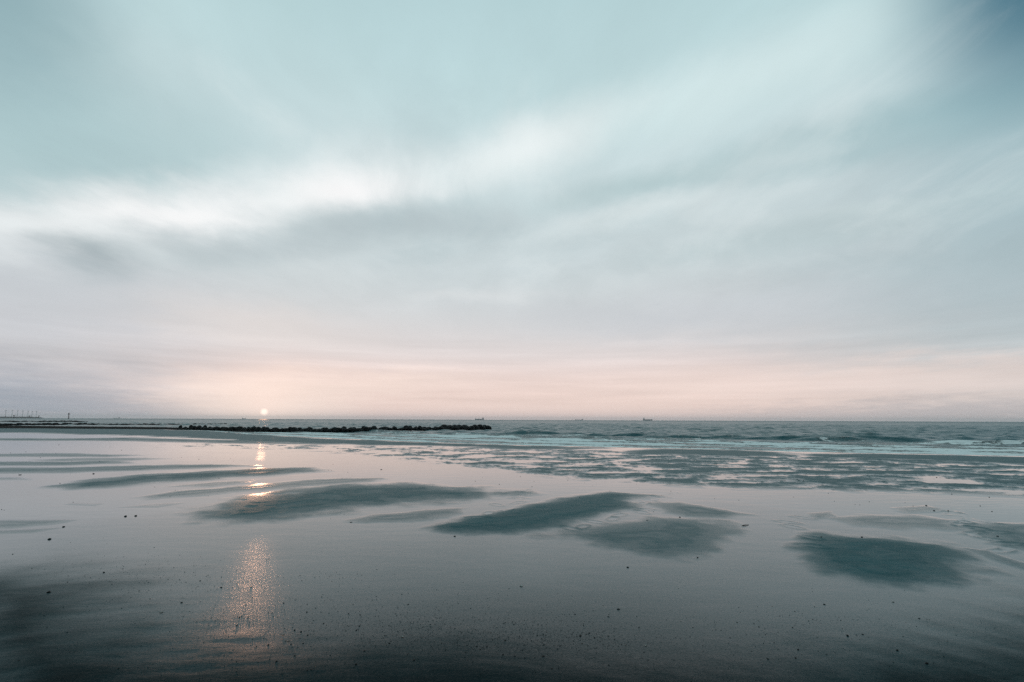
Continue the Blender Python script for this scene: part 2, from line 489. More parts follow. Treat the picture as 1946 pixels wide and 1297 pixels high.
BASE = -0.004
BARS = [  # outline in photo places on the beach, softness, height in metres
    ([(385, 977), (400, 962), (450, 950), (480, 944), (520, 938), (600, 925), (680, 920), (780, 921), (850, 926), (950, 933), (1000, 938), (930, 946),
      (860, 953), (760, 960), (680, 967), (600, 977), (520, 989), (440, 993), (395, 990)], .07, .050),
    ([(650, 990), (720, 978), (800, 970), (890, 965), (875, 976), (820, 989), (740, 994), (690, 995)], .05, .024),
    ([(812, 1004), (870, 990), (930, 978), (1000, 964), (1060, 951), (1110, 942), (1160, 938), (1235, 943), (1195, 952), (1205, 966), (1150, 979),
      (1090, 993), (1030, 1006), (960, 1015), (890, 1015), (850, 1011)], .07, .055),
    ([(1020, 1018), (1100, 1005), (1180, 994), (1240, 984), (1330, 984), (1385, 996), (1400, 1010), (1392, 1032), (1370, 1046), (1330, 1056), (1290, 1062),
      (1240, 1059), (1180, 1046), (1110, 1031), (1060, 1024)], .06, .032),
    ([(1236, 958), (1290, 954), (1340, 964), (1430, 979), (1380, 985), (1300, 985), (1265, 975)], .05, .03),
    ([(1508, 1023), (1560, 1016), (1640, 1021), (1720, 1029), (1800, 1037), (1838, 1054), (1848, 1080), (1828, 1097), (1790, 1110), (1720, 1117), (1640, 1107),
      (1570, 1091), (1535, 1066)], .07, .050),
    ([(1570, 985), (1640, 977), (1740, 980), (1810, 992), (1860, 1012), (1700, 1006), (1620, 1000)], .045, .022),
    ([(1820, 1040), (1880, 1048), (1960, 1074), (1960, 1088), (1880, 1064)], .03, .02),
    ([(1820, 1000), (1870, 992), (2000, 998), (2050, 1060), (1946, 1046), (1900, 1036), (1850, 1016)], .05, .03),
    ([(1530, 976), (1580, 972), (1595, 982), (1550, 989)], .035, .018),
    ([(1690, 965), (1760, 961), (1800, 972), (1720, 977)], .035, .018),
    ([(70, 927), (160, 915), (240, 905), (330, 900), (420, 895), (500, 890), (600, 890), (610, 897), (530, 904), (430, 909), (330, 917), (230, 925), (140, 930)], .06, .045),
    ([(250, 946), (330, 935), (420, 928), (500, 920), (600, 911), (730, 909), (715, 916), (620, 923), (540, 930), (440, 937), (340, 946), (290, 949)], .05, .028),
    ([(310, 926), (400, 917), (490, 912), (475, 919), (400, 926)], .035, .02),
    ([(-260, 893), (120, 889), (260, 885), (400, 883), (490, 886), (400, 890), (250, 896), (120, 900), (-260, 903)], .045, .035),
    ([(-260, 879), (120, 878), (220, 876), (250, 881), (120, 886), (-260, 888)], .04, .035),
    ([(-260, 866), (150, 862), (270, 866), (200, 870), (-260, 871)], .035, .03),
    ([(50, 875), (180, 870), (320, 872), (250, 877), (80, 879)], .03, .025),
    ([(-260, 911), (40, 908), (65, 913), (-260, 918)], .03, .02),
    ([(-260, 993), (60, 989), (140, 989), (90, 998), (20, 1004), (-260, 1010)], .035, .02),
    ([(-60, 1012), (60, 1006), (120, 1003), (60, 1013), (-60, 1018)], .025, .015),
    ([(130, 955), (200, 957), (180, 962), (120, 960)], .02, .008),
    ([(210, 966), (300, 957), (360, 955), (300, 965)], .025, .010),
    # bare strips by the waterline
    ([(-900, 811), (0, 813), (250, 816), (400, 820), (500, 827.5), (600, 834), (800, 842.5), (1000, 848.5), (1140, 852), (1000, 852.5), (900, 849), (700, 846), (500, 840.5),
      (400, 834), (300, 829), (150, 825), (0, 822.5), (-900, 817)], .05, .09),
    ([(890, 847), (1000, 849), (1140, 853), (1100, 855), (980, 855), (900, 852)], .04, .05),
    ([(1195, 858), (1250, 854), (1400, 856), (1510, 862.5), (1470, 866), (1300, 865), (1200, 862.5)], .04, .06),
    ([(1535, 865), (1650, 863), (1800, 866), (1946, 869.5), (2300, 876), (2300, 892), (1946, 884), (1800, 877), (1650, 873), (1560, 869)], .05, .07),
    ([(-600, 833), (100, 834), (250, 832), (330, 834), (500, 838), (640, 844), (600, 846), (400, 843), (250, 839), (100, 838.5), (-600, 838)], .03, .04),
]
RIPPLE = [(330, 842), (560, 845), (900, 850), (1200, 858), (1600, 866), (2300, 880), (2300, 962), (1850, 938), (1600, 933), (1400, 928), (1150, 917), (900, 892), (750, 872), (560, 855), (330, 850)]
FORE = [(-400, 1075), (60, 1056), (130, 1047), (190, 1050), (260, 1064), (350, 1074), (385, 1090), (365, 1130), (420, 1160), (480, 1187), (540, 1196), (640, 1192), (760, 1182),
        (880, 1184), (980, 1198), (1100, 1218), (1220, 1240), (1350, 1232), (1480, 1190), (1600, 1180), (1750, 1168), (1850, 1140), (1946, 1105), (2400, 1090), (2600, 2400), (973, 3400), (-700, 2400)]


def logpolar(poly):
    q = []
    for p in poly:
        g = G(*p)
        q.append((math.atan2(g[0], g[1]), math.log(math.hypot(g[0], g[1]))))
    return np.array(q)


def poly_sd(Q, A, Lr):
    """signed distance inside a closed outline, in units of distance from the origin"""
    d = np.full(A.shape, 1e9); inside = np.zeros(A.shape, bool)
    n = len(Q)
    for i in range(n):
        ax, ay = Q[i]; bx, by = Q[(i + 1) % n]
        dx, dy = bx - ax, by - ay
        t = np.clip(((A - ax) * dx + (Lr - ay) * dy) / (dx * dx + dy * dy), 0, 1)
        d = np.minimum(d, np.hypot(A - ax - t * dx, Lr - ay - t * dy))
        if ay != by:
            c = ((ay > Lr) != (by > Lr)) & (A < (bx - ax) * (Lr - ay) / (by - ay) + ax)
            inside ^= c
    return np.where(inside, d, -d)


BQ = []
for p_, s_, h_ in BARS:
    Q_ = logpolar(p_)
    gx, gy = np.meshgrid(np.linspace(Q_[:, 0].min(), Q_[:, 0].max(), 60), np.linspace(Q_[:, 1].min(), Q_[:, 1].max(), 60))
    BQ.append((Q_, min(s_ * 1.7, .8 * poly_sd(Q_, gx, gy).max()), h_ * .62))
RQ = logpolar(RIPPLE); FQ = logpolar(FORE)
# footprints: ground points and headings
PRINTS = []
for line, n in (([(1010, 930), (985, 952), (945, 966), (900, 988)], 9), ([(1275, 935), (1240, 955), (1215, 970), (1150, 990), (1070, 1008)], 13),
                ([(1790, 968), (1830, 988), (1850, 1010), (1890, 1030), (1940, 1052)], 14), ([(1835, 968), (1822, 984), (1840, 1000), (1836, 1012)], 8),
                ([(1530, 985), (1523, 1010), (1540, 1040)], 5)):
    pts = np.array([G(*p)[:2] for p in line]); seg = np.r_[0, np.cumsum(np.hypot(*np.diff(pts, axis=0).T))]
    for s_ in np.linspace(0, seg[-1], n):
        PRINTS.append((np.interp(s_, seg, pts[:, 0]) + RNG.normal(0, .09), np.interp(s_, seg, pts[:, 1]) + RNG.normal(0, .09), RNG.random() * PI))


def beach(x, y):
    r = np.hypot(x, y); A = np.arctan2(x, y); Lr = np.log(np.maximum(r, 0.05))
    sd_ = shore_sd(x, y)
    H = np.full(x.shape, BASE)
    edge = fbm(A * 14, Lr * 14, 4, 3)
    edge2 = fbm(x * 1.3, y * 1.3, 3, 21)
    front = A[...] if False else None
    vis = np.abs(A) < 1.5
    for Q, s, h in BQ:
        lo = Q.min(0) - s * 1.2; hi = Q.max(0) + s * 1.2
        m = vis & (A > lo[0]) & (A < hi[0]) & (Lr > lo[1]) & (Lr < hi[1])
        if not m.any(): continue
        d = poly_sd(Q, A[m], Lr[m])
        d = d + (edge[m] * 0.45 + 0.12 * edge2[m]) * s
        v = np.clip((d + 0.52 * s) / (1.15 * s), 0, 1); v = 0.35 * v + 0.65 * v * v * (3 - 2 * v)
        rim = 1 + 0.10 * np.sin(d / s * 9 + 3 * edge[m]) * v
        H[m] = np.maximum(H[m], BASE + (h - BASE) * v * rim)
    # rippled flats: hummocks that just break the water
    dR = poly_sd(RQ, A[vis], Lr[vis])
    rf = np.zeros(x.shape); rf[vis] = sstep(-0.06, 0.06, dR)
    hx = x * 0.55 + 0.5 * fbm(x * .3, y * .3, 2, 40); hy = y * 1.0
    hum = fbm(hx, hy, 5, 9, 0.66) * 1.25
    dens = -0.14 + 0.32 * sstep(-0.45, 0.5, A)
    H = np.maximum(H, np.where(rf > 0, BASE + rf * (-BASE + 0.10 * np.clip(hum + dens, -0.4, 0.35)), -1))
    # foreground damp sand; its mask also paints a vignette-like darkening into the colour
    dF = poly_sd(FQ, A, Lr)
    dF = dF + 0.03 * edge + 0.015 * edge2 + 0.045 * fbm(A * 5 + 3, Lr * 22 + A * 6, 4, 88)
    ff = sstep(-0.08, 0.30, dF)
    
    # wet film of the near flats (no standing water)
    film = np.clip((12.5 - r - 1.2 * fbm(x * .35, y * .5, 3, 77)) / 8.5, 0, 1)
    H = np.maximum(H, np.where(film > 0, BASE + (0.0008 - BASE) * sstep(0, .25, film) + 0.0007 * film, -1))
    H = H + (0.030 * ff ** 1.6 + 0.004 * fbm(x * 2, y * 2, 3, 70) * ff)
    # footprints pressed into the sand
    for fx, fy, fr in PRINTS:
        m = (np.abs(x - fx) < .35) & (np.abs(y - fy) < .35)
        if not m.any(): continue
        ca, sa = math.cos(fr), math.sin(fr)
        u = (x[m] - fx) * ca + (y[m] - fy) * sa; v = -(x[m] - fx) * sa + (y[m] - fy) * ca
        q = np.hypot(u / .06, v / .13)
        H[m] = H[m] + 0.006 * np.exp(-((q - 1.5) / .4) ** 2) - 0.006 * np.exp(-q * q)
    # the beach dips under the sea
    H = H - np.clip(sd_ - 0.3, 0, None) * 0.03 * (sd_ > 0.3)
    return H, film, ff


def polar_grid(r, a):
    R_, A_ = np.meshgrid(r, a, indexing='ij')
    return (R_ * np.sin(A_)).ravel(), (R_ * np.cos(A_)).ravel()


ra = np.exp(np.r_[np.linspace(math.log(0.6), math.log(2.6), 24)[:-1], np.linspace(math.log(2.6), math.log(48), 640)[:-1], np.linspace(math.log(48), math.log(400), 150)])
aa = np.r_[np.linspace(-PI, -0.95, 60)[:-1], np.linspace(-0.95, 0.95, 820), np.linspace(0.95, PI, 60)[1:-1]]
x, y = polar_grid(ra, aa)
H, film, ff = beach(x, y)
V = np.stack([x, y, H], -1)
F = grid_faces(len(ra), len(aa), wrap=True)
cz = len(V)
me = mesh_np('sand', V, F)
attr(me, 'bare', np.clip((H - 0.0016) / 0.029, 0, 1) ** 0.85)
attr(me, 'damp', film)
attr(me, 'dark', np.maximum(ff, sstep(6.2, 3.0, np.hypot(x, y))))  # painted vignette shade: foreground mask plus falloff close to the camera
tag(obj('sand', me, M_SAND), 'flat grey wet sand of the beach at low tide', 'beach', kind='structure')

# tidal water lying on the flats: one level sheet, ending at the shore line
seaw = SW[2:].copy()
nrm = []
pl = [tuple(p) for p in SW[1:]]
pool = [(-380, -60), *[(px_, py_) for px_, py_ in pl], (300, SW[-1][1]), (300, -60)]
bm = bmesh.new()
vs = [bm.verts.new((px_, py_, 0.0)) for px_, py_ in pool]
bm.faces.new(vs); bmesh.ops.recalc_face_normals(bm, faces=bm.faces[:])
if bm.faces[:][0].normal.z < 0: bmesh.ops.reverse_faces(bm, faces=bm.faces[:])
bmesh.ops.triangulate(bm, faces=bm.faces[:])
tag(obj('tide_pool_water', bm_mesh('tide_pool_water', bm), M_POOL), 'shallow still water of the tide pools on the beach', 'water', kind='structure')

# ------------------------------------------------------------------ sea
rs = np.exp(np.r_[np.linspace(math.log(20), math.log(260), 620)[:-1], np.linspace(math.log(260), math.log(1500), 150)[:-1], np.linspace(math.log(1500), math.log(12000), 40)])
as_ = np.linspace(-1.25, 1.25, 980)
x, y = polar_grid(rs, as_)
r = np.hypot(x, y)
sd_ = shore_sd(x, y)
z = np.zeros(x.shape)
for k in range(46):
    lam = 0.7 * (9 / 0.7) ** RNG.random()
    th = RNG.normal(-PI / 2 - 0.25, 0.55)          # running in to the shore
    amp = 0.0064 * lam ** 0.85
    fade = sstep(0.5, 1.0, lam / (r * 0.010))
    z += amp * fade * np.sin((x * math.cos(th) + y * math.sin(th)) * 2 * PI / lam + RNG.random() * 6.28)
grow = sstep(0.5, 26, sd_)
z *= grow
z = z + 0.12 * np.clip(z, 0, None) ** 2 * 6
# breakers: (photo bearing x, photo y, half length m, height)
foam = np.zeros(x.shape)
BRK = [(1690, 839, 2.6, .36, 0), (1790, 841, 2.0, .20, 0), (1480, 836, 4.0, .30, 0), (1160, 829, 4.0, .32, 0), (1030, 826, 5.0, .30, 0), (1320, 833, 4.5, .28, 1), (880, 824, 4.5, .2, 0),
       (1580, 838, 3.5, .22, 1), (1880, 845, 3.5, .24, 1), (760, 822, 5, .2, 1), (1946, 838, 3.5, .2, 0), (1600, 827, 5, .16, 0), (1850, 828, 5, .18, 0), (1250, 820, 6, .18, 0), (1420, 824, 5, .16, 0)]
tx, ty = SW[13] - SW[8]; tl = math.hypot(tx, ty); tx /= tl; ty /= tl
for bx, by, hl, hh_, fm in BRK:
    c = G(bx, by)
    u = (x - c[0]) * tx + (y - c[1]) * ty; v = -(x - c[0]) * ty + (y - c[1]) * tx
    v = v + 0.5 * perlin(u * .3 + bx, u * 0 + by, 5)
    e = np.exp(-(u / hl) ** 4)
    z += hh_ * e * np.where(v < 0, np.exp(-(v / .34) ** 2), np.exp(-(v / 1.5) ** 2))
    foam += (0.6 if fm else 0.35) * e * np.exp(-((v + .75) / .5) ** 2) * (0.6 + 1.2 * perlin(x * 1.3, y * 1.3, 7)) - (0.0 if fm else 0.75) * e * np.exp(-((v + 0.1) / .5) ** 2)
band = np.interp(np.arctan2(x, y), [AE(400, 797)[0], AE(700, 797)[0], AE(1000, 797)[0], AE(1500, 797)[0], AE(1946, 797)[0]], [9, 16, 22, 15, 13.5])
nz = fbm(x * .12, y * .12, 3, 31)
surf = sstep(1.25, 0.55, sd_ / (band * (1 + 0.35 * nz))) * sstep(-0.5, 1.0, sd_)
lines = 0.5 + 0.5 * np.sin(sd_ * 1.5 + 3.0 * fbm(x * .08, y * .08, 2, 51))
foam = np.clip(foam + surf * (0.50 + 0.55 * lines + 0.7 * nz), -0.5, 1.1)
near = sstep(4.2, 0.8, sd_) * (sd_ > 0)
foam = np.maximum(foam, near * 0.75)
foam = np.clip(foam + 0.34 * sstep(0.13, 0.30, z) * (r < 400), 0, 1.1)
z += surf * 0.05 * fbm(x * .9, y * .9, 3, 61)
z = z * sstep(0.0, 2.5, sd_) - 0.004
F = grid_faces(len(rs), len(as_))
keep = (sd_ > -0.6)[F].any(1)
used = np.unique(F[keep]); remap = np.zeros(len(x), int); remap[used] = np.arange(len(used))
me = mesh_np('sea', np.stack([x, y, z], -1)[used], remap[F[keep]])
attr(me, 'foam', foam[used])
tag(obj('sea', me, M_SEA), 'teal grey sea with low surf running out to the horizon', 'sea', kind='structure')

# ------------------------------------------------------------------ breakwater stones


def rock_mesh(seed, sub=2, flat=1.0):
    rng = random.Random(seed)
    bm = bmesh.new(); bmesh.ops.create_icosphere(bm, subdivisions=sub, radius=0.5)
    cuts = []
    for k in range(9):
        d = Vector((rng.gauss(0, 1), rng.gauss(0, 1), rng.gauss(0, .8))).normalized()
        cuts.append((d, rng.uniform(.30, .46)))
    for v in bm.verts:
        for d, q in cuts:
            p = v.co.dot(d)
            if p > q: v.co -= d * (p - q) * .9
        v.co += Vector((rng.gauss(0, .012), rng.gauss(0, .012), rng.gauss(0, .012)))
        v.co.z *= flat
    return bm_mesh('boulder', bm)


ROCKS = [rock_mesh(s, 2, f) for s, f in ((1, .85), (2, .9), (3, .75), (4, .8), (5, .95), (6, .7))]


def boulder(p, sx, sy, sz, label, group, mesh=None):
    o = obj('boulder', mesh or random.choice(ROCKS), M_ROCK, None, (p[0], p[1], p[2]), (random.uniform(-.25, .25), random.uniform(-.25, .25), random.uniform(0, 6.28)), (sx, sy, sz))
    return tag(o, label, 'boulder', group)


def interp_line(line, px):
    return float(np.interp(px, [p[0] for p in line], [p[1] for p in line]))


NEARL = [(335, 816.5), (380, 818), (430, 819.5), (500, 821.5), (600, 822), (700, 821.5), (760, 820.5), (830, 819.5), (900, 818.5), (935, 817.5)]
G_N = 'boulders of the near breakwater'
px_ = 340.0
while px_ < 832:
    by = interp_line(NEARL, px_)
    if px_ < 460: lab = 'black boulder heaped at the shoreward end of the near breakwater'
    elif px_ < 560: lab = 'black boulder in the near breakwater stretch below the setting sun'
    elif px_ < 700: lab = 'black boulder in the unbroken middle of the near breakwater'
    else: lab = 'low black boulder in the broken outer part of the near breakwater'
    for row, dep in ((0, 0.35), (1, 1.1)):
        jx = px_ + random.uniform(-2.5, 2.5) + row * 3.5
        g = G(jx, by); k = 1 + dep / math.hypot(g[0], g[1])
        s_ = random.uniform(.62, .98) * (1.0 if px_ > 400 else 0.7 + .3 * (px_ - 340) / 60)
        hgt = random.choice((.44, .52, .60, .74)) + random.uniform(-.04, .06) + (0.10 if row else 0)
        if px_ > 695 and random.random() < (.05 if row == 0 else .12): continue
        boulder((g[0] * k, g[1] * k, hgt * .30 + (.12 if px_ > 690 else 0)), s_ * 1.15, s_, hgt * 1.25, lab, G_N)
    px_ += random.uniform(7.0, 10.5)
# the two long stone heaps at the tip, built of big rounded blocks
for (x0, x1, lab, n) in ((838, 888, 'big rounded black boulder in the inner of two heaps ending the near breakwater', 6), (897, 926, 'big rounded black boulder in the outermost heap of the near breakwater', 4)):
    for k in range(n):
        q = x0 + (x1 - x0) * k / (n - 1); by = interp_line(NEARL, q)
        g = G(q, by); f = 1 + 0.7 / math.hypot(g[0], g[1])
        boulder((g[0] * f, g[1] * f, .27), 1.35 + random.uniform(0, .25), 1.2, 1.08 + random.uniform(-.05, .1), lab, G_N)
        if k < n - 1:
            g = G(q + (x1 - x0) / (n - 1) / 2, by); f = 1 + 1.7 / math.hypot(g[0], g[1])
            boulder((g[0] * f, g[1] * f, .42), 1.3, 1.2, 1.1, lab, G_N)

MIDL = [(-60, 809.5), (0, 809), (60, 808.8), (110, 808.5), (160, 808), (250, 808.3), (300, 808.3), (360, 808), (432, 807.2)]
G_M = 'boulders of the middle breakwater'
px_ = -30.0
while px_ < 432:
    by = interp_line(MIDL, px_)
    gap = 360 < px_ < 368 or (186 < px_ < 189)
    if not gap:
        lab = ('black boulder in the middle breakwater row at the left edge' if px_ < 110 else
               'black boulder in the middle breakwater row before the channel pole' if px_ < 190 else
               'black boulder in the flat outer half of the middle breakwater' if px_ < 362 else
               'black boulder at the detached seaward end of the middle breakwater')
        g = G(px_, by); s_ = random.uniform(.75, 1.35)
        hgt = random.uniform(.40, .85) if px_ < 165 else random.uniform(.34, .5)
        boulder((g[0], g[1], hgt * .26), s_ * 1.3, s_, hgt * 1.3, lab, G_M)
    px_ += random.uniform(4.5, 7.5)

FARL = [(-60, 802.8), (0, 802.6), (60, 802.6), (110, 802.6), (165, 802.8)]
G_F = 'boulders of the far breakwater'
px_ = -25.0
while px_ < 163:
    by = interp_line(FARL, px_)
    g = G(px_, by); s_ = random.uniform(1.2, 2.0)
    hgt = random.uniform(.35, .7) if px_ < 90 else random.uniform(.6, .95) if px_ < 154 else .3
    boulder((g[0], g[1], hgt * .25), s_ * 1.4, s_, hgt * 1.3,
            'small black boulder in the thin left part of the far breakwater' if px_ < 90 else 'black boulder in the thicker seaward end of the far breakwater', G_F)
    px_ += random.uniform(3.6, 5.4)

# low mussel-black stone bed running out from the left to the boulders
top = [(-500, 806.5), (-200, 808.2), (0, 810.0), (100, 811.2), (200, 812.2), (300, 813.4), (380, 815.2), (450, 818.0), (480, 820.0)]
bot = [(-500, 812.5), (-200, 814), (0, 815.4), (100, 815.8), (200, 816.2), (300, 816.8), (380, 818.2), (450, 820.8), (480, 821.5)]
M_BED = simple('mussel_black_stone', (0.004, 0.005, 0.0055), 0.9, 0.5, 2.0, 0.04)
NB = 220; NC = 14
vs = []
for i in range(NB):
    q = -500 + 980 * i / (NB - 1)
    a = G(q, interp_line(top, q)); c = G(q, interp_line(bot, q))
    for j in range(NC):
        f = j / (NC - 1)
        p = a * (1 - f) + c * f
        hgt = 0.02 + (0.13 + 0.10 * random.random()) * math.sin(PI * f) ** .6 if 0 < j < NC - 1 else -.06
        vs.append((p[0] + random.uniform(-.1, .1), p[1] + random.uniform(-.2, .2), hgt))
me = mesh_np('stone_bed', vs, grid_faces(NB, NC), smooth=False)
bm = bmesh.new(); bm.from_mesh(me); bmesh.ops.recalc_face_normals(bm, faces=bm.faces[:])
if sum(f.normal.z for f in bm.faces) < 0: bmesh.ops.reverse_faces(bm, faces=bm.faces[:])
bm.to_mesh(me); bm.free()
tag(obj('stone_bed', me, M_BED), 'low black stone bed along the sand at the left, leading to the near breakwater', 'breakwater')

# ------------------------------------------------------------------ harbour mole, wind turbines
MOLE_D = 3300.0
p0 = at_depth(-330, MOLE_D); p1 = at_depth(80, MOLE_D)
L = (p1 - p0).length
bm = bmesh.new()
add_prism(bm, [(0, -1), (L, -1), (L - 5, 2.5), (L - 16, 5.8), (L - 40, 7.6), (0, 8.2)], -9, 9)
root = empty('harbour_mole', p0)
tag(root, 'long low grey harbour mole on the horizon at far left', 'harbour wall')
obj('wall', bm_mesh('wall', bm), M_CONC, root)
bm = bmesh.new(); add_box(bm, (0, -3.5, 8.15), (L - 60, -2.2, 9.6)); obj('parapet', bm_mesh('parapet', bm), M_CONC, root)


def turbine_parts():
    bm = bmesh.new(); add_cone(bm, (0, 0, 0), (0, 0, 38), 1.25, .75, 14); tw = bm_mesh('tower', bm, True)
    bm = bmesh.new(); add_box(bm, (-1.3, -2.6, 38.0), (1.3, 4.2, 40.6), .35); nc = bm_mesh('nacelle', bm)
    bm = bmesh.new(); add_cone(bm, (0, -2.6, 39.3), (0, -4.0, 39.3), 1.0, .35, 12); hb = bm_mesh('hub', bm, True)
    bm = bmesh.new()
    prof = [(-.42, 0), (.5, 0), (.95, 2.2), (.5, 8), (.18, 13.2), (-.1, 13.2), (-.35, 6), (-.5, 2)]
    add_prism(bm, prof, -.16, .16); bl = bm_mesh('blade', bm)
    return tw, nc, hb, bl


TP = turbine_parts()


def make_turbine():
    root = empty('wind_turbine', (0, 0, 0))
    obj('tower', TP[0], M_TURB, root); obj('nacelle', TP[1], M_TURB, root); obj('hub', TP[2], M_TURB, root)
    for k in range(3):
        obj('blade', TP[3], M_TURB, root, (0, -3.3, 39.3), (0, 2 * PI * k / 3, 0))
    return root


def copy_tree(o, parent=None):
    c = o.copy(); COL.objects.link(c); c.parent = parent
    for ch in list(o.children): copy_tree(ch, c)
    return c


proto = make_turbine()
TL = ['pale wind turbine at the far left end of the row on the mole', 'pale wind turbine just left of the cabin on a stalk on the mole',
      'pale wind turbine just right of the cabin on a stalk on the mole', 'pale wind turbine in the very middle of the row of seven on the mole',
      'pale wind turbine just left of the small hut on the mole', 'pale wind turbine just right of the small hut on the mole',
      'pale wind turbine nearest the mole end, shortest of the row']
for i, (q, s_, a) in enumerate(zip((9.3, 21.5, 31.6, 41.5, 51.5, 59.6, 67.8), (1.02, 1.04, 1.0, .97, .94, .91, .88), (5, 12, 20, 3, 40, 70, 28))):
    o = proto if i == 0 else copy_tree(proto)
    p = at_depth(q, MOLE_D + 1, 7.5)
    o.location = p; o.scale = (s_, s_, s_); o.rotation_euler = (0, 0, math.radians(-34 + i))
    tag(o, TL[i], 'wind turbine', 'wind turbines on the harbour mole')
    for ch in o.children:
        if ch.name.startswith('blade'):
            ch.rotation_euler = (0, ch.rotation_euler[1] + math.radians(a), 0)

# small structures on the mole
root = empty('lookout_cabin', at_depth(26, MOLE_D - 2, 7.9)); tag(root, 'small dark cabin raised on a stalk among the wind turbines', 'lookout cabin')
bm = bmesh.new(); add_cone(bm, (0, 0, 0), (0, 0, 5), 1.6, 1.2, 10); obj('stalk', bm_mesh('stalk', bm), M_STEEL, root)
bm = bmesh.new(); add_box(bm, (-4.5, -3, 5), (4.5, 3, 9.2), .4); obj('cabin', bm_mesh('cabin', bm), M_STEEL, root)
bm = bmesh.new(); add_prism(bm, [(-5, 9.2), (5, 9.2), (4, 10.1), (-4, 10.1)], -3.4, 3.4); obj('roof', bm_mesh('roof', bm), M_CONC, root)
root = empty('harbour_hut', at_depth(55, MOLE_D - 2, 7.7)); tag(root, 'tiny dark hut on legs towards the end of the mole', 'hut')
bm = bmesh.new(); add_box(bm, (-3.6, -2.4, 3.2), (3.6, 2.4, 7.0), .3); obj('wall', bm_mesh('wall', bm), M_STEEL, root)
bm = bmesh.new(); add_prism(bm, [(-4, 7.0), (4, 7.0), (0.6, 8.6), (-0.6, 8.6)], -2.8, 2.8); obj('roof', bm_mesh('roof', bm), M_CONC, root)
lm = None
for sx in (-2.8, 2.8):
    for sy in (-1.8, 1.8):
        bm = bmesh.new(); add_cone(bm, (sx, sy, 0), (sx, sy, 3.2), .3, .3, 8); obj('leg', bm_mesh('leg', bm), M_STEEL, root)
root = empty('harbour_light', at_depth(73, MOLE_D - 2, 7.0)); tag(root, 'short dark light tower at the tip of the mole', 'light tower')
bm = bmesh.new(); add_cone(bm, (0, 0, 0), (0, 0, 9.5), 2.3, 1.5, 14); obj('tower', bm_mesh('tower', bm), M_STEEL, root)
bm = bmesh.new(); add_cone(bm, (0, 0, 9.5), (0, 0, 10.1), 2.2, 2.2, 14); obj('gallery', bm_mesh('gallery', bm), M_STEEL, root)
bm = bmesh.new(); add_cone(bm, (0, 0, 10.1), (0, 0, 12.4), 1.2, 1.0, 12); add_cone(bm, (0, 0, 12.4), (0, 0, 13.5), 1.3, .1, 12); obj('lantern', bm_mesh('lantern', bm), M_STEEL, root)

# channel pole standing in the water
root = empty('channel_pole', at_depth(130.5, 1150, 0)); root.rotation_euler = (0, math.radians(-6), 0)
tag(root, 'dark channel pole with a box topmark standing in the sea', 'channel marker')
bm = bmesh.new(); add_cone(bm, (0, 0, -1), (0, 0, 10.2), .85, .62, 14); obj('pole', bm_mesh('pole', bm), M_STEEL, root)
bm = bmesh.new(); add_cone(bm, (0, 0, 2.6), (0, 0, 3.0), 1.25, 1.25, 14); obj('collar', bm_mesh('collar', bm), M_STEEL, root)
bm = bmesh.new(); add_box(bm, (-1.6, -1.6, 9.6), (1.6, 1.6, 10.0)); obj('platform', bm_mesh('platform', bm), M_STEEL, root)
bm = bmesh.new()
add_cone(bm, (0, 0, 10.2), (0, 0, 11.4), .5, 1.55, 12); add_cone(bm, (0, 0, 11.4), (0, 0, 12.5), 1.55, 1.0, 12); obj('topmark', bm_mesh('topmark', bm), M_STEEL, root)
bm = bmesh.new(); add_cone(bm, (0, 0, 12.4), (0, 0, 14.0), .22, .15, 8); obj('lamp', bm_mesh('lamp', bm), M_STEEL, root)

# ------------------------------------------------------------------ ships


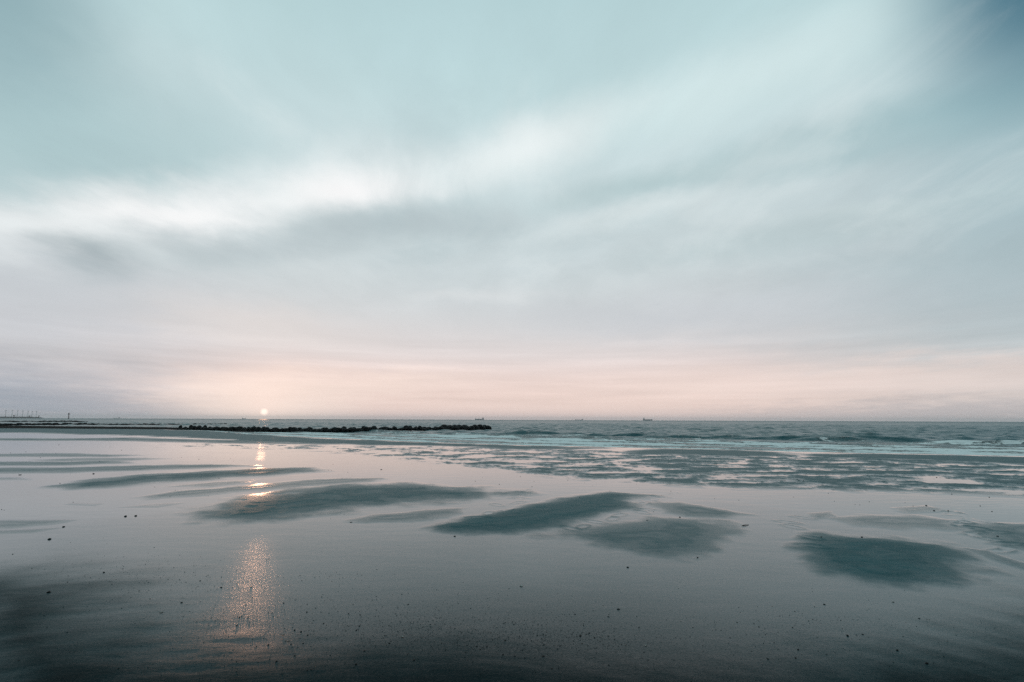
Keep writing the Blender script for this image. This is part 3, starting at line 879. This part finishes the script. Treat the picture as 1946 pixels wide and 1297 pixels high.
def ship(px, depth, length, flip, label, hull_m, kind='cargo', hk=1.0):
    root = empty('cargo_ship', at_depth(px, depth, 0), 0)
    root.scale = (-1 if flip else 1, 1, 1.25)
    tag(root, label, 'ship', 'ships on the horizon')
    k = length / 100.0
    bm = bmesh.new()
    # bow to the left (-x): deck rises at bow and stern; waterline narrows
    st_ = [(-50, .6, 11.5), (-46, 3.5, 11.0), (-38, 6.8, 9.4), (-34, 7.4, 7.2), (20, 7.6, 6.6), (32, 7.4, 6.9), (34, 7.2, 9.0), (47, 6.4, 9.4), (50, 5.2, 9.4)]
    rows = []
    for sx, hw, dk in st_:
        dk *= hk
        xx = sx * k; ww = hw * k; inset = (3.5 if sx < -44 else 0) * k
        rows.append([bm.verts.new((xx + inset, -ww * .8, -1.5)), bm.verts.new((xx, -ww, dk * k)), bm.verts.new((xx, ww, dk * k)), bm.verts.new((xx + inset, ww * .8, -1.5))])
    for a, c in zip(rows[:-1], rows[1:]):
        for j in range(3): bm.faces.new((a[j], c[j], c[j + 1], a[j + 1]))
        bm.faces.new((a[3], c[3], c[0], a[0]))
    bm.faces.new(rows[0][::-1]); bm.faces.new(rows[-1])
    bmesh.ops.recalc_face_normals(bm, faces=bm.faces[:])
    obj('hull', bm_mesh('hull', bm), hull_m, root)
    bm = bmesh.new()
    add_box(bm, (33 * k, -6 * k, 9.1 * hk * k), (46 * k, 6 * k, 14.5 * hk * k)); add_box(bm, (34.5 * k, -5.4 * k, 14.5 * hk * k), (43 * k, 5.4 * k, 19.5 * hk * k))
    add_box(bm, (35 * k, -7 * k, 19.5 * hk * k), (41 * k, 7 * k, 22 * hk * k))
    s_ = obj('superstructure', bm_mesh('superstructure', bm), M_UPPER, root)
    bm = bmesh.new(); add_cone(bm, (46.5 * k, 0, 9.0 * hk * k), (47 * k, 0, 20 * hk * k), 1.9 * k, 1.5 * k, 10); obj('funnel', bm_mesh('funnel', bm), M_HULL, root)
    bm = bmesh.new(); add_cone(bm, (38 * k, 0, 21.9 * hk * k), (38 * k, 0, 30 * hk * k), .5 * k, .3 * k, 8); obj('mast', bm_mesh('mast', bm), M_UPPER, root)
    bm = bmesh.new(); add_cone(bm, (-43 * k, 0, 10 * hk * k), (-43 * k, 0, 17 * hk * k), .5 * k, .3 * k, 8); obj('foremast', bm_mesh('foremast', bm), M_UPPER, root)
    if kind != 'tanker':
        for q in range(3):
            bm = bmesh.new(); x0 = (-32 + q * 21) * k
            add_box(bm, (x0, -5.2 * k, 6.4 * hk * k), (x0 + 17 * k, 5.2 * k, 9.0 * hk * k)); obj('hatch_cover', bm_mesh('hatch_cover', bm), M_HULL, root)
    return root


SD = 5700.0
ship(911, SD, 100, False, 'pale grey cargo ship behind the tip of the near breakwater', M_HULL)
ship(1100.5, 7600, 118, False, 'faint low ship on the open horizon between two clearer ships', M_HULL, 'tanker', .62)
ship(1231, SD, 106, True, 'grey cargo ship farthest right on the horizon with its bridge at left', M_HULL2)
ship(463.5, 9500, 75, True, 'very faint distant ship just left of the setting sun', M_HULL, 'cargo', 1.1)
ship(221.5, 8800, 110, False, 'very faint distant ship between the channel pole and the sun', M_HULL, 'tanker', .7)

# little red float in the water
p = G(990, 817)
root = empty('mooring_float', p); tag(root, 'tiny dark red float on the sea right of the breakwater tip', 'float')
bm = bmesh.new(); bmesh.ops.create_uvsphere(bm, u_segments=14, v_segments=9, radius=.16, matrix=Matrix.Translation((0, 0, .08))); obj('float_ball', bm_mesh('float_ball', bm, True), M_BUOY, root)
bm = bmesh.new(); add_cone(bm, (0, 0, .2), (0, 0, .34), .03, .03, 8); obj('ring_post', bm_mesh('ring_post', bm), M_STEEL, root)

# ------------------------------------------------------------------ pebbles, shells, twig
PEBS = [(112, 846, 3), (20, 861, 2), (49, 859, 2.5), (209, 850, 2.5), (231, 856, 3), (106, 862, 3), (77, 870, 2.5), (136, 877, 2), (189, 878.5, 3), (169, 878, 2), (229, 880, 2), (378, 873.5, 4),
        (345, 870, 2), (438, 872, 2), (444, 877, 2), (178, 901, 5), (38, 903, 6), (134, 901, 2), (114, 919, 3), (301, 904, 2), (390, 901, 2), (416, 910, 4), (451, 900, 2), (294, 926, 3), (333, 932, 2.5),
        (323, 945, 3), (139, 955, 3), (396, 943, 3), (3, 969, 3), (8, 970, 2.5), (238, 982, 6), (258, 981, 6.5), (121, 1002, 6), (94, 1025.5, 8), (293, 1041, 3), (134, 1032, 2), (383, 1040, 2), (24, 1054, 4),
        (203, 1034, 2), (196, 1023, 2), (633, 883, 3), (624, 894.5, 2.5), (630, 895, 2.5), (725, 893, 6), (661, 898, 3), (644, 903, 2), (669, 905, 2), (742, 921.5, 3), (840, 929, 4), (941, 940.5, 3),
        (917, 899, 2.5), (917, 908, 2.5), (903, 915, 3.5), (898, 922, 2), (949, 921, 4), (989, 906.5, 3), (1011, 925.5, 4), (1015, 915.5, 3.5), (1079, 913, 3.5), (1111, 918, 2.5), (1126, 924, 2.5),
        (1102, 948, 4), (1118, 961, 3), (962, 985, 4), (667, 993.5, 7), (654, 978.5, 3), (864, 1020, 7), (582, 958, 2.5), (628, 986, 2), (820, 892, 2), (881, 882, 3), (1159, 934, 3.5), (1261, 919, 3),
        (1313, 922, 2.5), (1275, 934, 3.5), (1242, 973, 4), (1292, 983.5, 5), (1404, 951, 4), (1358, 948, 3), (1230, 991, 6), (1326, 1061, 6), (1193, 1079, 8), (1492, 915, 5), (1210, 921, 2),
        (1760, 962, 5), (1775, 972, 5), (1802, 972, 4), (1863, 962, 4.5), (1885, 972.5, 4.5), (1880, 945.5, 4.5), (1809, 940, 4), (1638, 1023, 6), (1561, 1025, 5), (1896, 1022, 5), (1574, 938, 3),
        (1586, 953, 3), (1625, 959, 3), (1634, 960, 3), (1652, 954, 3), (1720, 956, 3), (1735, 962, 3), (1508, 945, 3), (1780, 908, 4), (1515, 912, 5), (1518, 915.5, 5), (1527, 916.5, 5),
        (92, 1130, 9), (345, 1147, 6), (197, 1090, 5), (319, 1067, 3), (351, 1088, 4), (302, 1082, 3), (245, 1097, 3), (279, 1105, 3), (450, 1190, 5), (455, 1175, 5), (480, 1217, 4), (355, 1131, 3), (128, 1109, 4),
        (507, 1065, 4), (511, 1063, 4), (539, 1147, 5), (561, 1141, 4), (584, 1149, 4), (583, 1164, 5), (574, 1104, 4), (610, 1164, 4), (638, 1158, 4), (560, 1199, 5), (572, 1202, 6), (502, 1207, 4), (510, 1228, 5),
        (525, 1262, 6), (553, 1227, 5), (576, 1225, 5), (560, 1250, 5), (676, 1270, 7), (683, 1191, 5), (677, 1199, 5), (740, 1226, 6), (787, 1260, 8), (785, 1186, 4), (746, 1131, 4), (707, 1142, 4),
        (670, 1119, 3), (703, 1217, 4), (638, 1238, 4), (596, 1180, 4), (615, 1186, 5), (402, 1271, 4), (425, 1206, 4), (1120, 1204, 5), (1130, 1213, 5), (1150, 1199.5, 4), (1057, 1199, 4), (956, 1248, 5),
        (960, 1220, 5), (1098, 1211, 4), (1180, 1192, 3), (1611, 1210, 7), (1517, 1237, 5), (1512, 1254, 5), (1705, 1240, 6), (1762, 1268, 7), (1598, 1180, 4), (1548, 1154, 4)]
UNIQ = {(92, 1130): 'largest black pebble, alone on the dark sand near the left edge', (94, 1025.5): 'black pebble on the pink water above the lone large left pebble',
        (121, 1002): 'black pebble at the tip of the short dark ridge on the left edge', (238, 982): 'left one of two neighbouring black pebbles left of the big sandbar',
        (258, 981): 'right one of two neighbouring black pebbles left of the big sandbar', (178, 901): 'round black pebble above the slim left sandbar', (38, 903): 'flat dark fragment at the left edge above the slim sandbar',
        (864, 1020): 'black pebble just below the near tip of the central sandbar', (1193, 1079): 'large black pebble on still water below the kite shaped sandbar', (1326, 1061): 'black pebble touching the lower edge of the kite shaped sandbar',
        (1292, 983.5): 'black pebble on the far edge of the kite shaped sandbar', (1242, 973): 'black pebble in the narrow channel beside the small upper bar', (1230, 991): 'flat dark fragment on top of the kite shaped sandbar',
        (667, 993.5): 'flat dark fragment below the middle of the big sandbar', (725, 893): 'flat dark fragment on pink water beyond the big sandbar', (378, 873.5): 'flat dark fragment on bright water left of the sun streak',
        (1638, 1023): 'black pebble at the far edge of the dark oval sandbar on the right', (1561, 1025): 'black pebble over the left end of the dark oval sandbar', (1896, 1022): 'black pebble on the dark bar at the right edge',
        (1404, 951): 'black pebble alone on pink water right of the small upper bar', (962, 985): 'dark fragment on top of the central sandbar', (1611, 1210): 'large dark pebble below the oval sandbar in the dark foreground',
        (787, 1260): 'large black pebble lowest in the middle of the grit', (676, 1270): 'black pebble near the bottom edge, left of the large low one', (1762, 1268): 'black pebble at the bottom right on nearly black sand',
        (1492, 915): 'dark lump set apart at the left of a small cluster on the rippled flats', (949, 921): 'dark pebble beyond the right end of the big sandbar', (840, 929): 'dark pebble on the flat right end of the big sandbar'}
REG = [(lambda u, v: v < 885 and u < 300, 'on the streaked water at the far left', 'pebbles on the far left water'),
       (lambda u, v: v < 885, 'on bright water near the far end of the sun streak', 'pebbles near the far sun streak'),
       (lambda u, v: v < 962 and u < 480, 'among the slim sandbars on the left', 'pebbles among the left sandbars'),
       (lambda u, v: v < 1060 and u < 480, 'on pink wet sand left of the near sun streak', 'pebbles left of the near sun streak'),
       (lambda u, v: v < 1000 and u < 880, 'around the big sandbar', 'pebbles round the big sandbar'),
       (lambda u, v: v < 1000 and u < 1030, 'on pink water between the big and the central sandbars', 'pebbles between the sandbars'),
       (lambda u, v: v < 1000 and u < 1420, 'on pink water beyond the central sandbar', 'pebbles beyond the central sandbar'),
       (lambda u, v: v < 930 and u < 1600, 'in the small cluster on the rippled flats', 'pebbles clustered on the rippled flats'),
       (lambda u, v: v < 980 and u < 1745, 'on pink water beyond the dark oval sandbar', 'pebbles beyond the oval sandbar'),
       (lambda u, v: v < 980, 'on pink water near the right edge', 'pebbles near the right edge'),
       (lambda u, v: u < 400, 'on the dark damp sand at lower left', 'pebbles at lower left'),
       (lambda u, v: u < 660 and v < 1170, 'in the near sun streak', 'pebbles in the near sun streak'),
       (lambda u, v: u < 600, 'on the dark sand below the sun streak', 'pebbles below the sun streak'),
       (lambda u, v: u < 900, 'in the dark grit at lower centre', 'pebbles in the lower centre grit'),
       (lambda u, v: u < 1300, 'at the right end of the foreground grit', 'pebbles at the end of the grit'),
       (lambda u, v: True, 'on nearly black sand at lower right', 'pebbles at lower right')]
ORD = ['leftmost', 'second from left', *[k_ + ' from left' for k_ in 'third fourth fifth sixth seventh eighth ninth tenth eleventh twelfth thirteenth fourteenth fifteenth sixteenth seventeenth eighteenth nineteenth twentieth'.split()]]
byreg = {}
for q in PEBS:
    if (q[0], q[1]) in UNIQ: continue
    for i, (f, d, g) in enumerate(REG):
        if f(q[0], q[1]): byreg.setdefault(i, []).append(q); break
LAB = {}
for i, L_ in byreg.items():
    for k, q in enumerate(sorted(L_)):
        LAB[q] = ((ORD[k] + ' small pebble ' + REG[i][1]) if len(L_) > 1 else 'small dark pebble ' + REG[i][1], REG[i][2])
PM = [rock_mesh(s, 2, f) for s, f in ((21, .8), (22, .7), (23, .9), (24, .6))]
for m in PM: m.name = 'pebble'


def ground_z(px, py):
    g = G(px, py)
    h, _, _ = beach(np.array([g[0]]), np.array([g[1]]))
    return g, max(float(h[0]), 0.0)


for q in PEBS:
    g, hz = ground_z(q[0], q[1])
    s_ = q[2] / FPX * math.hypot(g[0], g[1]) * (.58 if q[2] >= 5 else .38)
    u = (q[0], q[1]) in UNIQ
    flat = u and 'flat' in UNIQ[(q[0], q[1])]
    o = obj('pebble', random.choice(PM), M_PEB, None, (g[0], g[1], hz + s_ * (.05 if flat else .08)), (random.uniform(-.3, .3), random.uniform(-.3, .3), 0 if flat else random.uniform(0, 6)),
            (s_ * 1.15, s_, s_ * (.45 if flat else .95)))
    if u: tag(o, UNIQ[(q[0], q[1])], 'pebble', 'pebbles lying singly on the beach')
    else: tag(o, LAB[q][0], 'pebble', LAB[q][1])


def shell_mesh():
    bm = bmesh.new()
    n = 14; ring = []
    c0 = bm.verts.new((0, -.42, .06)); apex = bm.verts.new((0, -.12, .20))
    out_ = []; mid = []
    for k in range(n + 1):
        a = -PI * .42 + PI * .84 * k / n
        rr = .85 * (1 + (.05 if k % 2 else -.03))
        out_.append(bm.verts.new((math.sin(a) * rr * .62, -.42 + math.cos(a) * rr, 0)))
        mid.append(bm.verts.new((math.sin(a) * .42 * .62, -.42 + math.cos(a) * .5, .17 + (.02 if k % 2 else 0))))
    for k in range(n):
        bm.faces.new((c0, mid[k + 1], mid[k])); bm.faces.new((mid[k], mid[k + 1], out_[k + 1], out_[k]))
    bm.verts.remove(apex)
    bmesh.ops.solidify(bm, geom=bm.faces[:], thickness=.04)
    return bm_mesh('seashell', bm, True)


SM = shell_mesh()
for (a, c, s_, lab) in ((991, 1115, 7, 'white shell alone on still water between the two lower sandbars'), (538, 1208, 5, 'pale shell in the dark sand below the sun streak, upper of two'),
                        (548, 1220, 5, 'pale shell in the dark sand below the sun streak, lower of two'), (1227, 1228, 5, 'pale shell right of the foreground grit'),
                        (306, 1166, 6, 'pale shell on dark damp sand at lower left'), (1697, 1145, 4, 'tiny pale shell below the dark oval sandbar'), (765, 1213, 6, 'pale shell inside the patch of dark grit')):
    g, hz = ground_z(a, c)
    k = s_ / FPX * math.hypot(g[0], g[1])
    tag(obj('seashell', SM, M_SHELL, None, (g[0], g[1], hz + .002), (.15, 0, random.uniform(0, 6)), (k, k, k)), lab, 'shell', 'pale shells on the beach')

a = G(1410, 1000.5); c = G(1423, 998.3)
bm = bmesh.new()
d = Vector(c - a); pv = Vector((0, 0, 0))
for k in range(6):
    nx = d * ((k + 1) / 6) + Vector((0, random.uniform(-.006, .006), .004 + .003 * math.sin(k)))
    add_cone(bm, pv, nx, .007 - .0007 * k, .0065 - .0007 * k, 8); pv = nx
tag(obj('twig', bm_mesh('twig', bm), M_WOOD, None, (a[0], a[1], .004)), 'thin dark twig on wet sand right of the kite shaped sandbar', 'twig')

# fine dark shell grit strewn over the foreground: nobody could count it
octa_v = np.array([(1, 0, 0), (-1, 0, 0), (0, 1, 0), (0, -1, 0), (0, 0, 1), (0, 0, -1)], float)
octa_f = np.array([(0, 2, 4), (2, 1, 4), (1, 3, 4), (3, 0, 4), (2, 0, 5), (1, 2, 5), (3, 1, 5), (0, 3, 5)])
PATCH = [(880, 1200, 190, 30, 2600), (1050, 1215, 110, 14, 800), (700, 1180, 200, 40, 420), (620, 1095, 60, 6, 90), (430, 1113, 90, 7, 200), (280, 1085, 140, 16, 330),
         (973, 1250, 700, 60, 1100), (330, 1160, 150, 40, 200), (1500, 1190, 120, 22, 280), (1650, 1230, 250, 40, 200), (900, 1260, 260, 30, 900), (470, 1170, 70, 18, 160)]
pts = []
for (a, c, sx, sy, n) in PATCH:
    pts += [(a + RNG.normal() * sx, c + RNG.normal() * sy) for _ in range(n)]
pts = [p for p in pts if 1040 < p[1] < 1420 and -80 < p[0] < 2030]
GP = np.array([G(*p) for p in pts])
hz = np.maximum(beach(GP[:, 0], GP[:, 1])[0], 0)
Vs = []; Fs = []
for i, (g, h_) in enumerate(zip(GP, hz)):
    s_ = .0014 * math.exp(RNG.normal() * .45) * (1.0 + .10 * math.hypot(g[0], g[1]))
    q = octa_v * (1 + RNG.normal(0, .25, (6, 1))) * np.array([1.2, 1.0, .6]) * s_
    an = RNG.random() * 6.28; ca, sa = math.cos(an), math.sin(an)
    q = np.stack([q[:, 0] * ca - q[:, 1] * sa, q[:, 0] * sa + q[:, 1] * ca, q[:, 2]], -1) + np.array([g[0], g[1], h_ + s_ * .05])
    Vs.append(q); Fs.append(octa_f + 6 * i)
me = mesh_np('shell_grit', np.concatenate(Vs), np.concatenate(Fs), smooth=False)
tag(obj('shell_grit', me, M_GRIT), 'fine dark shell grit strewn over the damp foreground sand', 'grit', kind='stuff')

# ------------------------------------------------------------------ haze over the sea
USE_HAZE = True
if USE_HAZE:
    m = bpy.data.materials.new('sea_haze'); m.use_nodes = True
    t = NT(m.node_tree); t.n.clear()
    o_ = t.add('ShaderNodeOutputMaterial'); pv = t.add('ShaderNodeVolumePrincipled')
    pv.inputs['Color'].default_value = (0.93, 0.94, 0.96, 1)
    pv.inputs['Density'].default_value = 6.5e-5
    pv.inputs['Anisotropy'].default_value = 0.35
    t.l.new(pv.outputs[0], o_.inputs['Volume'])
    bm = bmesh.new(); add_box(bm, (-13500, -700, -3), (13500, 13500, 62))
    tag(obj('haze', bm_mesh('haze', bm), m), 'thin pale haze over the sea', 'haze', kind='stuff')

# ------------------------------------------------------------------ render settings
S.view_settings.view_transform = 'Standard'
S.view_settings.look = 'None'
S.view_settings.exposure = 0.0
S.view_settings.gamma = 1.0
S.cycles.use_denoising = False
S.cycles.max_bounces = 6
S.cycles.diffuse_bounces = 2
S.cycles.glossy_bounces = 3
S.cycles.volume_bounces = 1
S.cycles.transparent_max_bounces = 8
S.cycles.sample_clamp_indirect = 4.0
S.cycles.sample_clamp_direct = 9.0
